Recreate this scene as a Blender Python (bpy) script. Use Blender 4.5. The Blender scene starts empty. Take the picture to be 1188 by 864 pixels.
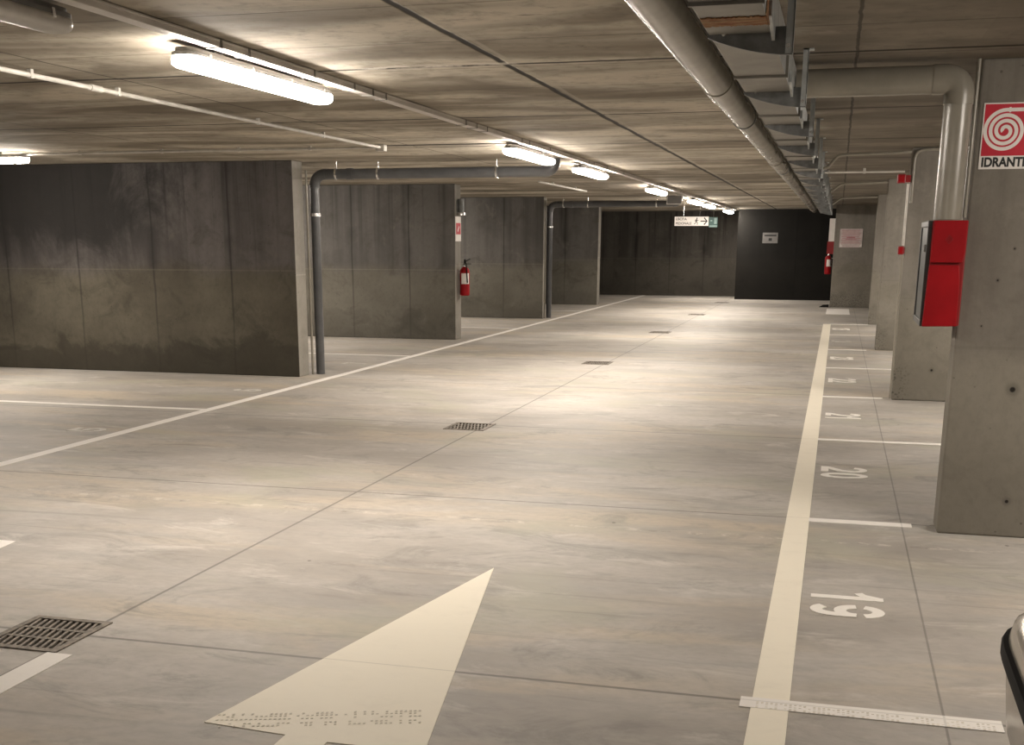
import bpy, math, random
from mathutils import Matrix, Vector
random.seed(7)
PI = math.pi
sc = bpy.context.scene
col = sc.collection

# ------------------------------------------------------------------ camera
W, H = 1188.0, 864.0
YAW, PIT, ROL = -0.27080908, -0.25946049, 0.00198026
FPX, CX, CY = 1402.2, 570.08, 652.83
CAM_Z = 1.65
fw = Vector((math.sin(YAW) * math.cos(PIT), math.cos(YAW) * math.cos(PIT), math.sin(PIT)))
rt = Vector((math.cos(YAW), -math.sin(YAW), 0))
up = rt.cross(fw)
r2 = rt * math.cos(ROL) + up * math.sin(ROL)
u2 = -rt * math.sin(ROL) + up * math.cos(ROL)
cam = bpy.data.cameras.new('camera')
cam.sensor_fit = 'HORIZONTAL'
cam.sensor_width = 36.0
cam.lens = FPX / W * 36.0
cam.shift_x = (W / 2 - CX) / W
cam.shift_y = (CY - H / 2) / W
cam.clip_start = 0.05
cam.clip_end = 200
co = bpy.data.objects.new('camera', cam)
col.objects.link(co)
m = Matrix((r2, u2, -fw)).transposed().to_4x4()
m.translation = (0, 0, CAM_Z)
co.matrix_world = m
sc.camera = co

# ------------------------------------------------------------------ materials
class NT:
    def __init__(s, name):
        s.m = bpy.data.materials.new(name)
        s.m.use_nodes = True
        s.t = s.m.node_tree
        s.t.nodes.clear()
        s.out = s.t.nodes.new('ShaderNodeOutputMaterial')
        s.b = s.t.nodes.new('ShaderNodeBsdfPrincipled')
        s.t.links.new(s.b.outputs[0], s.out.inputs[0])
        s._p = None
    def set(s, sock, v):
        if hasattr(v, 'is_output') or isinstance(v, bpy.types.NodeSocket):
            s.t.links.new(v, sock)
        else:
            if hasattr(sock, 'default_value'):
                try:
                    sock.default_value = v
                except Exception:
                    sock.default_value = tuple(v) + (1.0,)
    def node(s, typ, ins=(), **kw):
        n = s.t.nodes.new(typ)
        for k, v in kw.items():
            setattr(n, k, v)
        for i, v in (ins.items() if isinstance(ins, dict) else enumerate(ins)):
            if v is not None:
                s.set(n.inputs[i], v)
        return n
    def pos(s):
        if s._p is None:
            g = s.t.nodes.new('ShaderNodeNewGeometry')
            x = s.node('ShaderNodeSeparateXYZ', [g.outputs['Position']])
            s._p = (g.outputs['Position'], x.outputs[0], x.outputs[1], x.outputs[2])
        return s._p
    def objco(s):
        return s.t.nodes.new('ShaderNodeTexCoord').outputs['Object']
    def math(s, op, a, b=None, c=None, clamp=False):
        n = s.node('ShaderNodeMath', [a, b, c], operation=op)
        n.use_clamp = clamp
        return n.outputs[0]
    def noise(s, scale=(1, 1, 1), sc_=1.0, detail=4.0, rough=.55, off=(0, 0, 0), src=None, dist=0.0):
        mp = s.node('ShaderNodeMapping', {'Vector': src or s.pos()[0], 'Scale': scale, 'Location': off})
        n = s.node('ShaderNodeTexNoise', {'Vector': mp.outputs[0], 'Scale': sc_, 'Detail': detail, 'Roughness': rough, 'Distortion': dist})
        return n.outputs[0]
    def ramp(s, f, a, b, smooth=True):
        n = s.node('ShaderNodeMapRange', {'Value': f, 'From Min': a, 'From Max': b}, interpolation_type='SMOOTHSTEP' if smooth else 'LINEAR')
        return n.outputs[0]
    def mix(s, f, a, b, mode='MIX'):
        n = s.node('ShaderNodeMix', data_type='RGBA', blend_type=mode)
        s.set(n.inputs[0], f); s.set(n.inputs[6], a if not isinstance(a, tuple) or len(a) == 4 else a + (1,)); s.set(n.inputs[7], b if not isinstance(b, tuple) or len(b) == 4 else b + (1,))
        return n.outputs[2]
    def line(s, c, at, w, soft=.4):        # 1 on the line c == at
        d = s.math('ABSOLUTE', s.math('SUBTRACT', c, at))
        return s.math('SUBTRACT', 1.0, s.ramp(d, w * soft, w))
    def lines(s, c, at, per, w, soft=.4):
        f = s.math('FRACT', s.math('ADD', s.math('DIVIDE', s.math('SUBTRACT', c, at), per), .5))
        d = s.math('MULTIPLY', s.math('ABSOLUTE', s.math('SUBTRACT', f, .5)), per)
        return s.math('SUBTRACT', 1.0, s.ramp(d, w * soft, w))
    def bump(s, h, st=.3, dist=.01):
        n = s.node('ShaderNodeBump', {'Strength': st, 'Distance': dist, 'Height': h})
        s.t.links.new(n.outputs[0], s.b.inputs['Normal'])
    def done(s, color=None, rough=None, metal=None, spec=None):
        if color is not None: s.set(s.b.inputs['Base Color'], color if not isinstance(color, tuple) or len(color) == 4 else color + (1,))
        if rough is not None: s.set(s.b.inputs['Roughness'], rough)
        if metal is not None: s.set(s.b.inputs['Metallic'], metal)
        if spec is not None: s.set(s.b.inputs['Specular IOR Level'], spec)
        return s.m

def simple(name, c, rough=.5, metal=0.0, var=.12, scale=6.0, spec=.5):
    n = NT(name)
    f = n.noise(sc_=scale, src=n.objco(), detail=5)
    k = n.ramp(f, .3, .7)
    lo = tuple(max(0, v * (1 - var)) for v in c); hi = tuple(min(1, v * (1 + var)) for v in c)
    return n.done(n.mix(k, lo, hi), rough, metal, spec)

def mat_floor():
    n = NT('floor_concrete')
    P, x, y, z = n.pos()
    a = n.noise((.55, .8, 1), 1.0, 6, .6)
    b = n.noise((.7, 2.6, 1), 1.3, 5, .6, (3, 1, 0), dist=.4)
    c = n.noise((9, 14, 1), 1.5, 6, .65)
    st = n.noise((.35, 1.4, 1), .9, 4, .6, (9, 4, 0), dist=.6)
    base = n.mix(n.ramp(a, .34, .66), (.350, .322, .290), (.505, .476, .442))
    base = n.mix(n.math('MULTIPLY', n.ramp(b, .45, .72), .6), base, (.375, .362, .345))
    base = n.mix(n.math('MULTIPLY', n.ramp(st, .48, .68), .65), base, (.545, .462, .35))
    base = n.mix(n.math('MULTIPLY', n.ramp(c, .35, .75), .38), base, (.30, .282, .26))
    dark = n.noise((1.2, 2.2, 1), 1.0, 8, .74, (1, 7, 0), dist=1.2)
    base = n.mix(n.math('MULTIPLY', n.ramp(dark, .50, .68), .66), base, (.245, .232, .212))
    pale = n.noise((1.6, 3.4, 1), 1.0, 8, .72, (21, 3, 0), dist=.6)
    base = n.mix(n.math('MULTIPLY', n.ramp(pale, .54, .70), .62), base, (.60, .57, .53))
    ol = n.noise((1.1, 1.5, 1), .7, 5, .6, (31, 13, 0), dist=.6)
    base = n.mix(n.math('MULTIPLY', n.ramp(ol, .52, .70), .5), base, (.40, .395, .31))
    j = n.line(x, -3.05, .012)
    j = n.math('MAXIMUM', j, n.math('MULTIPLY', n.line(x, .483, .0065), .75))
    j = n.math('MAXIMUM', j, n.lines(y, 4.325, 3.235, .015))
    hair = n.noise((.5, 11, 1), 1.0, 4, .6, (2, 5, 0), dist=.4)
    base = n.mix(n.math('MULTIPLY', n.ramp(hair, .60, .72), .38), base, (.22, .205, .185))
    chip = n.math('MULTIPLY', n.line(y, 6.98, .05, .3), n.ramp(n.noise((7, 9, 1), 1.0, 5, .7, (4, 4, 0)), .52, .60))
    base = n.mix(n.math('MULTIPLY', chip, .5), base, (.66, .62, .55))
    chip2 = n.math('MULTIPLY', n.line(y, 6.96, .03, .3), n.ramp(n.noise((6, 9, 1), 1.0, 5, .7, (14, 4, 0)), .58, .66))
    base = n.mix(n.math('MULTIPLY', chip2, .6), base, (.16, .14, .12))
    spot = n.node('ShaderNodeTexVoronoi', {'Vector': P, 'Scale': 1.3}).outputs[0]
    base = n.mix(n.math('MULTIPLY', n.math('SUBTRACT', 1.0, n.ramp(spot, .010, .022)), .8), base, (.05, .045, .04))
    base = n.mix(n.math('MULTIPLY', j, .66), base, (.11, .105, .095))
    n.bump(n.math('SUBTRACT', c, n.math('MULTIPLY', j, 2.0)), .15, .004)
    return n.done(base, n.math('MULTIPLY_ADD', a, .25, .46), 0.0, .34)

def mat_ceiling():
    n = NT('ceiling_concrete')
    P, x, y, z = n.pos()
    s1 = n.noise((.42, 1.0, 1), 1.0, 3, .55, dist=.9)
    s2 = n.noise((.9, 1.1, 1), 1.0, 4, .6, (5, 2, 0), dist=.8)
    s3 = n.noise((1.0, 17, 1), 1.0, 5, .7, (2, 9, 0))
    gr = n.noise((9, 9, 1), 1.0, 6, .7, (2, 1, 0))
    cell = n.math('FLOOR', n.math('DIVIDE', n.math('SUBTRACT', y, 6.93), .94))
    side = n.math('FLOOR', n.math('DIVIDE', n.math('ADD', x, 1.84), 2.43))
    wn = n.node('ShaderNodeTexWhiteNoise', {'Vector': n.node('ShaderNodeCombineXYZ', [cell, side, 0.0]).outputs[0]}, noise_dimensions='3D')
    base = n.mix(n.ramp(s1, .34, .66), (.215, .184, .142), (.620, .565, .468))
    base = n.mix(n.math('MULTIPLY', n.ramp(s2, .50, .72), .6), base, (.150, .125, .095))
    base = n.mix(n.math('MULTIPLY', n.ramp(s3, .52, .75), .16), base, (.10, .085, .065))
    base = n.mix(n.math('MULTIPLY', n.ramp(gr, .45, .75), .5), base, (.11, .093, .072))
    base = n.mix(n.math('MULTIPLY', wn.outputs[0], .30), base, (.15, .127, .098))
    blot = n.noise((1.6, 5, 1), 1.0, 5, .65, (12, 4, 0), dist=1.0)
    base = n.mix(n.math('MULTIPLY', n.ramp(blot, .63, .74), .7), base, (.045, .038, .031))
    wob = n.math('MULTIPLY', n.math('SUBTRACT', n.noise((3, 3, 1), 1.0, 4), .5), .03)
    yw = n.math('ADD', y, wob); xw = n.math('ADD', x, wob)
    base = n.mix(n.math('MULTIPLY', n.ramp(n.math('ADD', x, n.math('MULTIPLY', s2, .5)), -.15, .15), .72), base, (.105, .088, .068))  # dim ceiling right of the duct: shade painted into the colour
    j = n.line(xw, -1.845, .030)
    for c in (-4.28, -6.72, .02, 2.5):
        j = n.math('MAXIMUM', j, n.math('MULTIPLY', n.line(xw, c, .012), .7))
    j = n.math('MAXIMUM', j, n.lines(yw, 6.93, 2.82, .034))
    j = n.math('MAXIMUM', j, n.math('MULTIPLY', n.lines(yw, 6.1, .94, .014), .40))
    base = n.mix(n.math('MULTIPLY', j, .95), base, (.012, .010, .008))
    base = n.mix(n.math('MULTIPLY', n.line(xw, -1.795, .022), .45), base, (.46, .42, .35))
    # flaked pale laitance along the joint at 6.93
    fl = n.noise((6, 22, 1), 1.0, 5, .7, (0, 3, 0))
    msk = n.math('MULTIPLY', n.line(y, 6.90, .07, .2), n.math('MULTIPLY', n.line(x, -2.25, .55, .6), n.ramp(fl, .42, .5)))
    base = n.mix(msk, base, (.62, .58, .52))
    n.bump(n.math('SUBTRACT', s3, n.math('MULTIPLY', j, 3.0)), .35, .006)
    return n.done(base, .85, 0.0, .25)

def mat_wall(name, lo, hi, up_lo, up_hi, split, seam, per, streak=1.0, damp=1.0, holes=(), axis='x', stain=(), mottle=1.0, seam_tone=1.6, honey=None):
    n = NT(name)
    P, x, y, z = n.pos()
    h = x if axis == 'x' else y
    v = n.noise((2.6, 2.6, .22), 1.0, 5, .6, (split * 3, 0, 0), dist=.15)
    big = n.noise((.8, .8, .9), 1.0, 5, .6, (0, split * 5, 2))
    fine = n.noise((22, 22, 16), 1.0, 5, .7)
    low = n.mix(n.ramp(big, .32, .7), lo, hi)
    upc = n.mix(n.ramp(n.math('ADD', n.math('MULTIPLY', v, .6), n.math('MULTIPLY', big, .4)), .36, .62), up_lo, up_hi)
    mot = n.noise((1.7, 1.7, 2.2), 1.0, 8, .72, (3, 6, 4), dist=.7)
    mo2 = n.noise((2.4, 2.4, 2.4), 1.0, 8, .72, (13, 2, 9), dist=.5)
    zz = n.math('ADD', z, n.math('MULTIPLY', n.math('SUBTRACT', big, .5), .5))
    base = n.mix(n.ramp(zz, split - .12, split + .12), low, upc)
    base = n.mix(n.math('MULTIPLY', n.ramp(mot, .50, .68), .5 * mottle), base, tuple(c * .5 for c in lo))
    base = n.mix(n.math('MULTIPLY', n.ramp(mo2, .55, .72), .45 * mottle), base, tuple(c * 1.25 for c in hi))
    # run-down streaks from the slab
    sk = n.noise((7, 7, .12), 1.0, 5, .65, (1, 2, 0))
    skm = n.math('MULTIPLY', n.math('MULTIPLY', n.ramp(sk, .50, .70), n.ramp(z, split * .55, 2.5)), .8 * streak)
    base = n.mix(skm, base, tuple(c * .42 for c in up_lo))
    wob = n.math('MULTIPLY', n.math('SUBTRACT', n.noise((1, 1, 1.2), 1.0, 3), .5), .04)
    hw = n.math('ADD', h, wob)
    s = n.math('MULTIPLY', n.lines(hw, seam, per, .018), n.math('MULTIPLY_ADD', n.ramp(z, .2, 1.6), .45, .35))
    s2 = n.math('MULTIPLY', n.lines(hw, seam, per, .10, .1), n.math('MULTIPLY', n.ramp(n.noise((.6, .6, .9), 1.3, 3), .45, .6), n.ramp(z, .9, 1.5)))
    base = n.mix(n.math('MULTIPLY', s2, .6 * streak), base, tuple(c * .35 for c in up_lo))
    base = n.mix(n.math('MULTIPLY', s, .8), base, tuple(c * .3 for c in up_lo))
    hl = n.line(z, split, .012)
    base = n.mix(n.math('MULTIPLY', hl, .22), base, tuple(c * seam_tone for c in hi))
    dz = n.math('ADD', z, n.math('MULTIPLY', n.math('SUBTRACT', n.noise((.9, .9, 1.1), 1.0, 7, .66, (4, 4, 0), dist=.5), .5), -1.5))
    dm = n.math('MULTIPLY', n.math('SUBTRACT', 1.0, n.ramp(dz, .30, .44)), .62 * damp)
    base = n.mix(dm, base, tuple(c * .52 for c in lo))
    pore = n.node('ShaderNodeTexVoronoi', {'Vector': P, 'Scale': 9.0}).outputs[0]
    pm = n.math('MULTIPLY', n.math('SUBTRACT', 1.0, n.ramp(pore, .03, .09)), .6)
    base = n.mix(pm, base, tuple(c * .3 for c in lo))
    if honey:
        hv = n.node('ShaderNodeTexVoronoi', {'Vector': P, 'Scale': 38.0}).outputs[0]
        hm = n.math('MULTIPLY', n.math('SUBTRACT', 1.0, n.ramp(hv, .25, .5)), n.math('MULTIPLY', n.ramp(n.math('ADD', z, n.math('MULTIPLY', mot, .3)), .62, .40), n.ramp(n.math('ADD', h, n.math('MULTIPLY', mo2, .3)), honey + .25, honey)))
        base = n.mix(n.math('MULTIPLY', hm, .7), base, tuple(c * .25 for c in lo))
    base = n.mix(n.math('MULTIPLY', n.ramp(fine, .4, .8), .3), base, tuple(c * .6 for c in lo))
    for (sx0, sx1, sz0, sz1, f) in stain:
        sn = n.math('MULTIPLY', n.math('SUBTRACT', n.noise((1.7, 1.7, 1.0), 1.0, 8, .72, (8, 8, 1), dist=.6), .5), 3.0)
        q = n.math('MULTIPLY', n.ramp(n.math('ADD', h, sn), sx1, sx0), n.ramp(n.math('ADD', z, n.math('MULTIPLY', sn, .5)), sz0, sz1))
        base = n.mix(n.math('MULTIPLY', q, f), base, (.010, .0088, .008))
    for (hx, hz, rr) in holes:
        d = n.math('SQRT', n.math('ADD', n.math('POWER', n.math('ABSOLUTE', n.math('SUBTRACT', h, hx)), 2.0), n.math('POWER', n.math('ABSOLUTE', n.math('SUBTRACT', z, hz)), 2.0)))
        base = n.mix(n.math('MULTIPLY', n.math('SUBTRACT', 1.0, n.ramp(d, rr, rr * 2.6)), .5), base, tuple(c * .5 for c in lo))
        base = n.mix(n.math('SUBTRACT', 1.0, n.ramp(d, rr * .5, rr)), base, (.012, .010, .008))
    n.bump(n.math('SUBTRACT', fine, n.math('ADD', pm, s)), .3, .006)
    return n.done(base, .82, 0.0, .3)

def mat_paint(name, c, worn=.35):
    n = NT(name)
    P, x, y, z = n.pos()
    a = n.noise((5, 7, 1), 1.0, 6, .7)
    b = n.noise((40, 40, 1), 1.0, 4, .7)
    base = n.mix(n.math('MULTIPLY', n.ramp(a, .48, .75), worn), c, tuple(v * .78 for v in c))
    base = n.mix(n.math('MULTIPLY', n.ramp(b, .6, .8), worn * .6), base, tuple(v * .6 for v in c))
    j = n.math('MAXIMUM', n.line(x, .483, .006), n.lines(y, 4.325, 3.235, .006))
    base = n.mix(n.math('MULTIPLY', j, .35), base, tuple(v * .45 for v in c))
    return n.done(base, .6, 0.0, .3)

def mat_emit(name, c, st):
    n = NT(name)
    n.done((.9, .9, .88), .3)
    f = n.noise(sc_=3.0, src=n.objco())
    n.set(n.b.inputs['Emission Color'], n.mix(n.math('MULTIPLY', f, .1), c, tuple(v * .96 for v in c)))
    n.set(n.b.inputs['Emission Strength'], st)
    return n.m

M = {}
M['floor'] = mat_floor()
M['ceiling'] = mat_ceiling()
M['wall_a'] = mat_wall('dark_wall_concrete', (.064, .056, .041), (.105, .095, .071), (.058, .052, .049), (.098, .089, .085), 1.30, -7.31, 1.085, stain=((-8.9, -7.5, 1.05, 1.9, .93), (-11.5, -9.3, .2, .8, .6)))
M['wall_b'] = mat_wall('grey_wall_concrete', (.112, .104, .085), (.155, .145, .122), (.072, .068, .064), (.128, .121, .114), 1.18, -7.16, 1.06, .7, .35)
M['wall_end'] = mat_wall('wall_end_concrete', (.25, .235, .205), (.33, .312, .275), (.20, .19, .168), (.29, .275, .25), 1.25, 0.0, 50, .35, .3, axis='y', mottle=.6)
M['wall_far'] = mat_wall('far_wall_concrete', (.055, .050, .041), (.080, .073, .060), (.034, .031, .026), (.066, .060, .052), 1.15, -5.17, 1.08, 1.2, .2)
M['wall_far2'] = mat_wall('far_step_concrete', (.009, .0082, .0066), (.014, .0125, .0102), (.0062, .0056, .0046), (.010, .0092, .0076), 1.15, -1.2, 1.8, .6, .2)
M['pillar'] = mat_wall('pillar_concrete', (.178, .163, .134), (.238, .220, .184), (.135, .123, .104), (.200, .184, .158), 1.08, 22.4, 50.0, .3, .15,
                       holes=((.999, .852, .020), (1.034, .211, .013), (.86, 1.45, .007), (.93, 1.62, .006), (.80, 1.20, .005), (1.06, 1.35, .006)), mottle=.55, seam_tone=.45)
M['pillar_b'] = mat_wall('rear_pillar_concrete', (.225, .208, .172), (.295, .275, .235), (.190, .175, .152), (.265, .247, .218), 1.08, 22.4, 50.0, .3, .3,
                         holes=((1.05, .33, .016),), mottle=.6, seam_tone=.5, honey=.80)
M['white_line'] = mat_paint('white_road_paint', (.86, .83, .79))
M['cream_line'] = mat_paint('cream_road_paint', (.88, .825, .70), .22)
M['number'] = mat_paint('white_number_paint', (.88, .85, .80), .12)
M['faint_line'] = mat_paint('worn_road_paint', (.62, .60, .56), .6)
M['tread'] = simple('tyre_dirt', (.685, .64, .54), .8)
M['pvc_white'] = simple('white_plastic', (.58, .56, .52), .4)
M['pvc_grey'] = simple('grey_plastic_pipe', (.27, .252, .212), .26, var=.08)
M['trunk'] = simple('grey_trunking', (.62, .59, .56), .5, var=.08)
M['drain'] = simple('dark_grey_drain', (.088, .090, .094), .28, var=.15)
M['galv'] = simple('galvanised_steel', (.19, .198, .20), .5, .3, .25, 14)
M['duct'] = simple('dull_sheet_steel', (.235, .225, .20), .5, .2, .14, 5)
M['duct_side'] = simple('bright_sheet_steel', (.52, .55, .56), .4, .3, .2, 9)
M['strap'] = simple('dark_clip', (.20, .19, .175), .5)
M['steel'] = simple('bright_steel', (.75, .75, .74), .25, .9)
M['housing'] = simple('lamp_housing_grey', (.16, .155, .15), .5)
M['lens_off'] = simple('unlit_diffuser', (.50, .48, .45), .3)
M['lamp'] = mat_emit('lit_diffuser', (1.0, .90, .79), 75.0)
M['red'] = simple('red_enamel', (.30, .004, .008), .5, var=.12, spec=.2)
M['red_dark'] = simple('dark_red_enamel', (.24, .010, .012), .4)
M['red_print'] = simple('red_sign_print', (.50, .010, .030), .45)
M['pale_red'] = simple('faded_red_print', (.52, .24, .26), .5)
M['sign_white'] = simple('white_sign_sheet', (.80, .765, .735), .45, var=.05)
M['sign_pink'] = simple('pale_notice_sheet', (.62, .53, .52), .5, var=.1, scale=9)
M['sign_grey'] = simple('grey_notice_sheet', (.17, .165, .16), .5)
M['sign_green'] = simple('green_sign_sheet', (.02, .075, .07), .5)
M['green_pale'] = simple('pale_pictogram', (.16, .26, .25), .5)
M['black'] = simple('black_print', (.012, .012, .012), .5)
M['rubber'] = simple('black_rubber', (.006, .006, .006), .75, spec=.2)
M['grate'] = simple('worn_cast_iron', (.20, .175, .145), .6, .3, .4, 30)
M['pit'] = simple('pit_black', (.012, .011, .010), .9)
M['glass_dark'] = simple('smoked_pane', (.04, .045, .043), .4, spec=.6)
M['cab_dark'] = simple('cabinet_grey', (.05, .052, .05), .4)
M['car'] = simple('beige_car_paint', (.42, .385, .33), .22, .55, .05)
M['car_glass'] = simple('car_glass', (.02, .022, .024), .06, spec=.7)
M['lamp_glass'] = simple('headlamp_glass', (.55, .55, .53), .08, .3)
M['alloy'] = simple('wheel_alloy', (.50, .50, .50), .3, .8)
def rust():
    n = NT('rusty_tape')
    a = n.noise((14, 30, 1), 1.0, 6, .7)
    b = n.noise((5, 60, 1), 1.0, 4, .6, (3, 0, 0))
    c = n.mix(n.ramp(a, .35, .65), (.20, .065, .020), (.34, .22, .11))
    c = n.mix(n.math('MULTIPLY', n.ramp(b, .55, .7), .8), c, (.045, .03, .018))
    return n.done(c, .9)
M['rust'] = rust()

# ------------------------------------------------------------------ mesh builder
class MB:
    def __init__(s):
        s.v = []; s.f = []; s.mi = []; s.cur = 0
    def add(s, vs, fs):
        o = len(s.v)
        s.v += [tuple(p) for p in vs]
        s.f += [tuple(i + o for i in f) for f in fs]
        s.mi += [s.cur] * len(fs)
        return s
    def box(s, x0, x1, y0, y1, z0, z1):
        vs = [(x, y, z) for z in (z0, z1) for y in (y0, y1) for x in (x0, x1)]
        return s.add(vs, [(0, 2, 3, 1), (4, 5, 7, 6), (0, 1, 5, 4), (2, 6, 7, 3), (0, 4, 6, 2), (1, 3, 7, 5)])
    def prism(s, poly, h0, h1, plane='xy'):
        """poly: CCW 2-D outline, extruded along the third axis from h0 to h1"""
        def P(a, b, h):
            return {'xy': (a, b, h), 'xz': (a, h, b), 'yz': (h, a, b)}[plane]
        n = len(poly)
        vs = [P(a, b, h0) for a, b in poly] + [P(a, b, h1) for a, b in poly]
        fs = [tuple(range(n - 1, -1, -1)), tuple(range(n, 2 * n))] + [(i, (i + 1) % n, n + (i + 1) % n, n + i) for i in range(n)]
        return s.add(vs, fs)
    def tube(s, pts, r, n=16, caps=True):
        pts = [Vector(p) for p in pts]
        rs = r if isinstance(r, (list, tuple)) else [r] * len(pts)
        o = []
        t0 = (pts[1] - pts[0]).normalized()
        ref = Vector((0, 0, 1)) if abs(t0.z) < .9 else Vector((1, 0, 0))
        u = t0.cross(ref).normalized()
        vs = []
        for i, p in enumerate(pts):
            if i == 0: t = t0
            elif i == len(pts) - 1: t = (pts[i] - pts[i - 1]).normalized()
            else: t = ((pts[i] - pts[i - 1]).normalized() + (pts[i + 1] - pts[i]).normalized()).normalized()
            u = (u - t * u.dot(t)).normalized()
            w = t.cross(u)
            vs += [p + (u * math.cos(2 * PI * k / n) + w * math.sin(2 * PI * k / n)) * rs[i] for k in range(n)]
        fs = []
        for i in range(len(pts) - 1):
            for k in range(n):
                a, b = i * n + k, i * n + (k + 1) % n
                fs.append((a, b, b + n, a + n))
        if caps:
            fs.append(tuple(range(n - 1, -1, -1)))
            L = (len(pts) - 1) * n
            fs.append(tuple(range(L, L + n)))
        return s.add(vs, fs)
    def lathe(s, prof, c, n=20):
        """prof: (radius, z) list from bottom to top, about a vertical axis at c"""
        vs = [(c[0] + r * math.cos(2 * PI * k / n), c[1] + r * math.sin(2 * PI * k / n), c[2] + z) for r, z in prof for k in range(n)]
        fs = [(i * n + k, i * n + (k + 1) % n, (i + 1) * n + (k + 1) % n, (i + 1) * n + k) for i in range(len(prof) - 1) for k in range(n)]
        fs.append(tuple(range(n - 1, -1, -1)))
        L = (len(prof) - 1) * n
        fs.append(tuple(range(L, L + n)))
        return s.add(vs, fs)
    def grid(s, rows, close=False):
        n = len(rows[0])
        vs = [p for r in rows for p in r]
        fs = []
        for i in range(len(rows) - 1):
            for k in range(n if close else n - 1):
                fs.append((i * n + k, i * n + (k + 1) % n, (i + 1) * n + (k + 1) % n, (i + 1) * n + k))
        return s.add(vs, fs)
    def ribbon(s, pts, w, th, frame):
        """flat strip of width w along 2-D pts, thickness th; frame maps (u, v, h) to 3-D"""
        n = len(pts)
        L, R = [], []
        for i, p in enumerate(pts):
            a = pts[max(0, i - 1)]; b = pts[min(n - 1, i + 1)]
            dx, dy = b[0] - a[0], b[1] - a[1]
            l = math.hypot(dx, dy) or 1
            ww = w[i] if isinstance(w, (list, tuple)) else w
            L.append((p[0] - dy / l * ww / 2, p[1] + dx / l * ww / 2)); R.append((p[0] + dy / l * ww / 2, p[1] - dx / l * ww / 2))
        vs = [frame(*q, th) for q in L] + [frame(*q, th) for q in R] + [frame(*q, 0) for q in L] + [frame(*q, 0) for q in R]
        fs = []
        for i in range(n - 1):
            fs += [(i, n + i, n + i + 1, i + 1), (2 * n + i, 2 * n + i + 1, 3 * n + i + 1, 3 * n + i), (i, i + 1, 2 * n + i + 1, 2 * n + i), (n + i, 3 * n + i, 3 * n + i + 1, n + i + 1)]
        fs += [(0, 2 * n, 3 * n, n), (n - 1, 2 * n - 1, 4 * n - 1, 3 * n - 1)]
        return s.add(vs, fs)
    def poly(s, pts, th, frame):
        n = len(pts)
        vs = [frame(*q, th) for q in pts] + [frame(*q, 0) for q in pts]
        return s.add(vs, [tuple(range(n)), tuple(range(2 * n - 1, n - 1, -1))] + [(i, n + i, n + (i + 1) % n, (i + 1) % n) for i in range(n)])

ORG = {}
def put(name, mb, mats, parent=None, smooth=False, bevel=0, kind=None, origin=None, fixn=True):
    """link one mesh object; geometry is given in world coordinates"""
    if parent is not None: org = Vector(ORG[parent.name])
    elif kind == 'structure': org = Vector((0, 0, 0))
    else:
        xs, ys, zs = zip(*mb.v)
        org = Vector(origin) if origin else Vector(((min(xs) + max(xs)) / 2, (min(ys) + max(ys)) / 2, min(zs)))
    me = bpy.data.meshes.new(name)
    me.from_pydata([Vector(p) - org for p in mb.v], [], mb.f)
    for mm in (mats if isinstance(mats, (list, tuple)) else [mats]):
        me.materials.append(M[mm])
    for i, p in enumerate(me.polygons):
        p.material_index = mb.mi[i]
        p.use_smooth = smooth
    me.update()
    if fixn:
        import bmesh
        bm = bmesh.new(); bm.from_mesh(me)
        bmesh.ops.recalc_face_normals(bm, faces=bm.faces)
        bm.to_mesh(me); bm.free()
    o = bpy.data.objects.new(name, me)
    col.objects.link(o)
    if bevel:
        b = o.modifiers.new('bevel', 'BEVEL'); b.width = bevel; b.segments = 2; b.limit_method = 'ANGLE'
    if smooth and not bevel:
        sh = o.modifiers.new('edges', 'EDGE_SPLIT'); sh.split_angle = math.radians(40)
    if parent is not None:
        o.parent = parent
        ORG[o.name] = tuple(org)
    else:
        o.location = org
        ORG[o.name] = tuple(org)
    if kind: o['kind'] = kind
    return o
def tag(o, label, cat=None, group=None):
    o['label'] = label
    if cat: o['category'] = cat
    if group: o['group'] = group
    return o
def thing(name, label, cat, loc, group=None):
    o = bpy.data.objects.new(name, None)
    o.empty_display_size = .1
    col.objects.link(o)
    o.location = loc
    ORG[o.name] = tuple(loc)
    return tag(o, label, cat, group)
def dup(root, loc, label):
    """copy a thing, its parts and their sub-parts"""
    r = root.copy(); col.objects.link(r)
    r.location = loc; r['label'] = label
    def kids(a, b):
        for ch in list(a.children):
            c = ch.copy(); col.objects.link(c); c.parent = b
            kids(ch, c)
    kids(root, r)
    ORG[r.name] = tuple(loc)
    return r

def text_polys(mb, s, size, frame, th=.002, bold=0.0, sx=1.0):
    cu = bpy.data.curves.new('lettering', 'FONT')
    cu.body = s; cu.size = size; cu.offset = bold
    ob = bpy.data.objects.new('lettering', cu); col.objects.link(ob)
    dg = bpy.context.evaluated_depsgraph_get()
    me = bpy.data.meshes.new_from_object(ob.evaluated_get(dg))
    vs = [(v.co.x * sx, v.co.y) for v in me.vertices]
    mb.add([frame(a, b, th) for a, b in vs], [tuple(p.vertices) for p in me.polygons])
    w = max(a for a, b in vs)
    bpy.data.objects.remove(ob); bpy.data.curves.remove(cu); bpy.data.meshes.remove(me)
    return w

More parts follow.
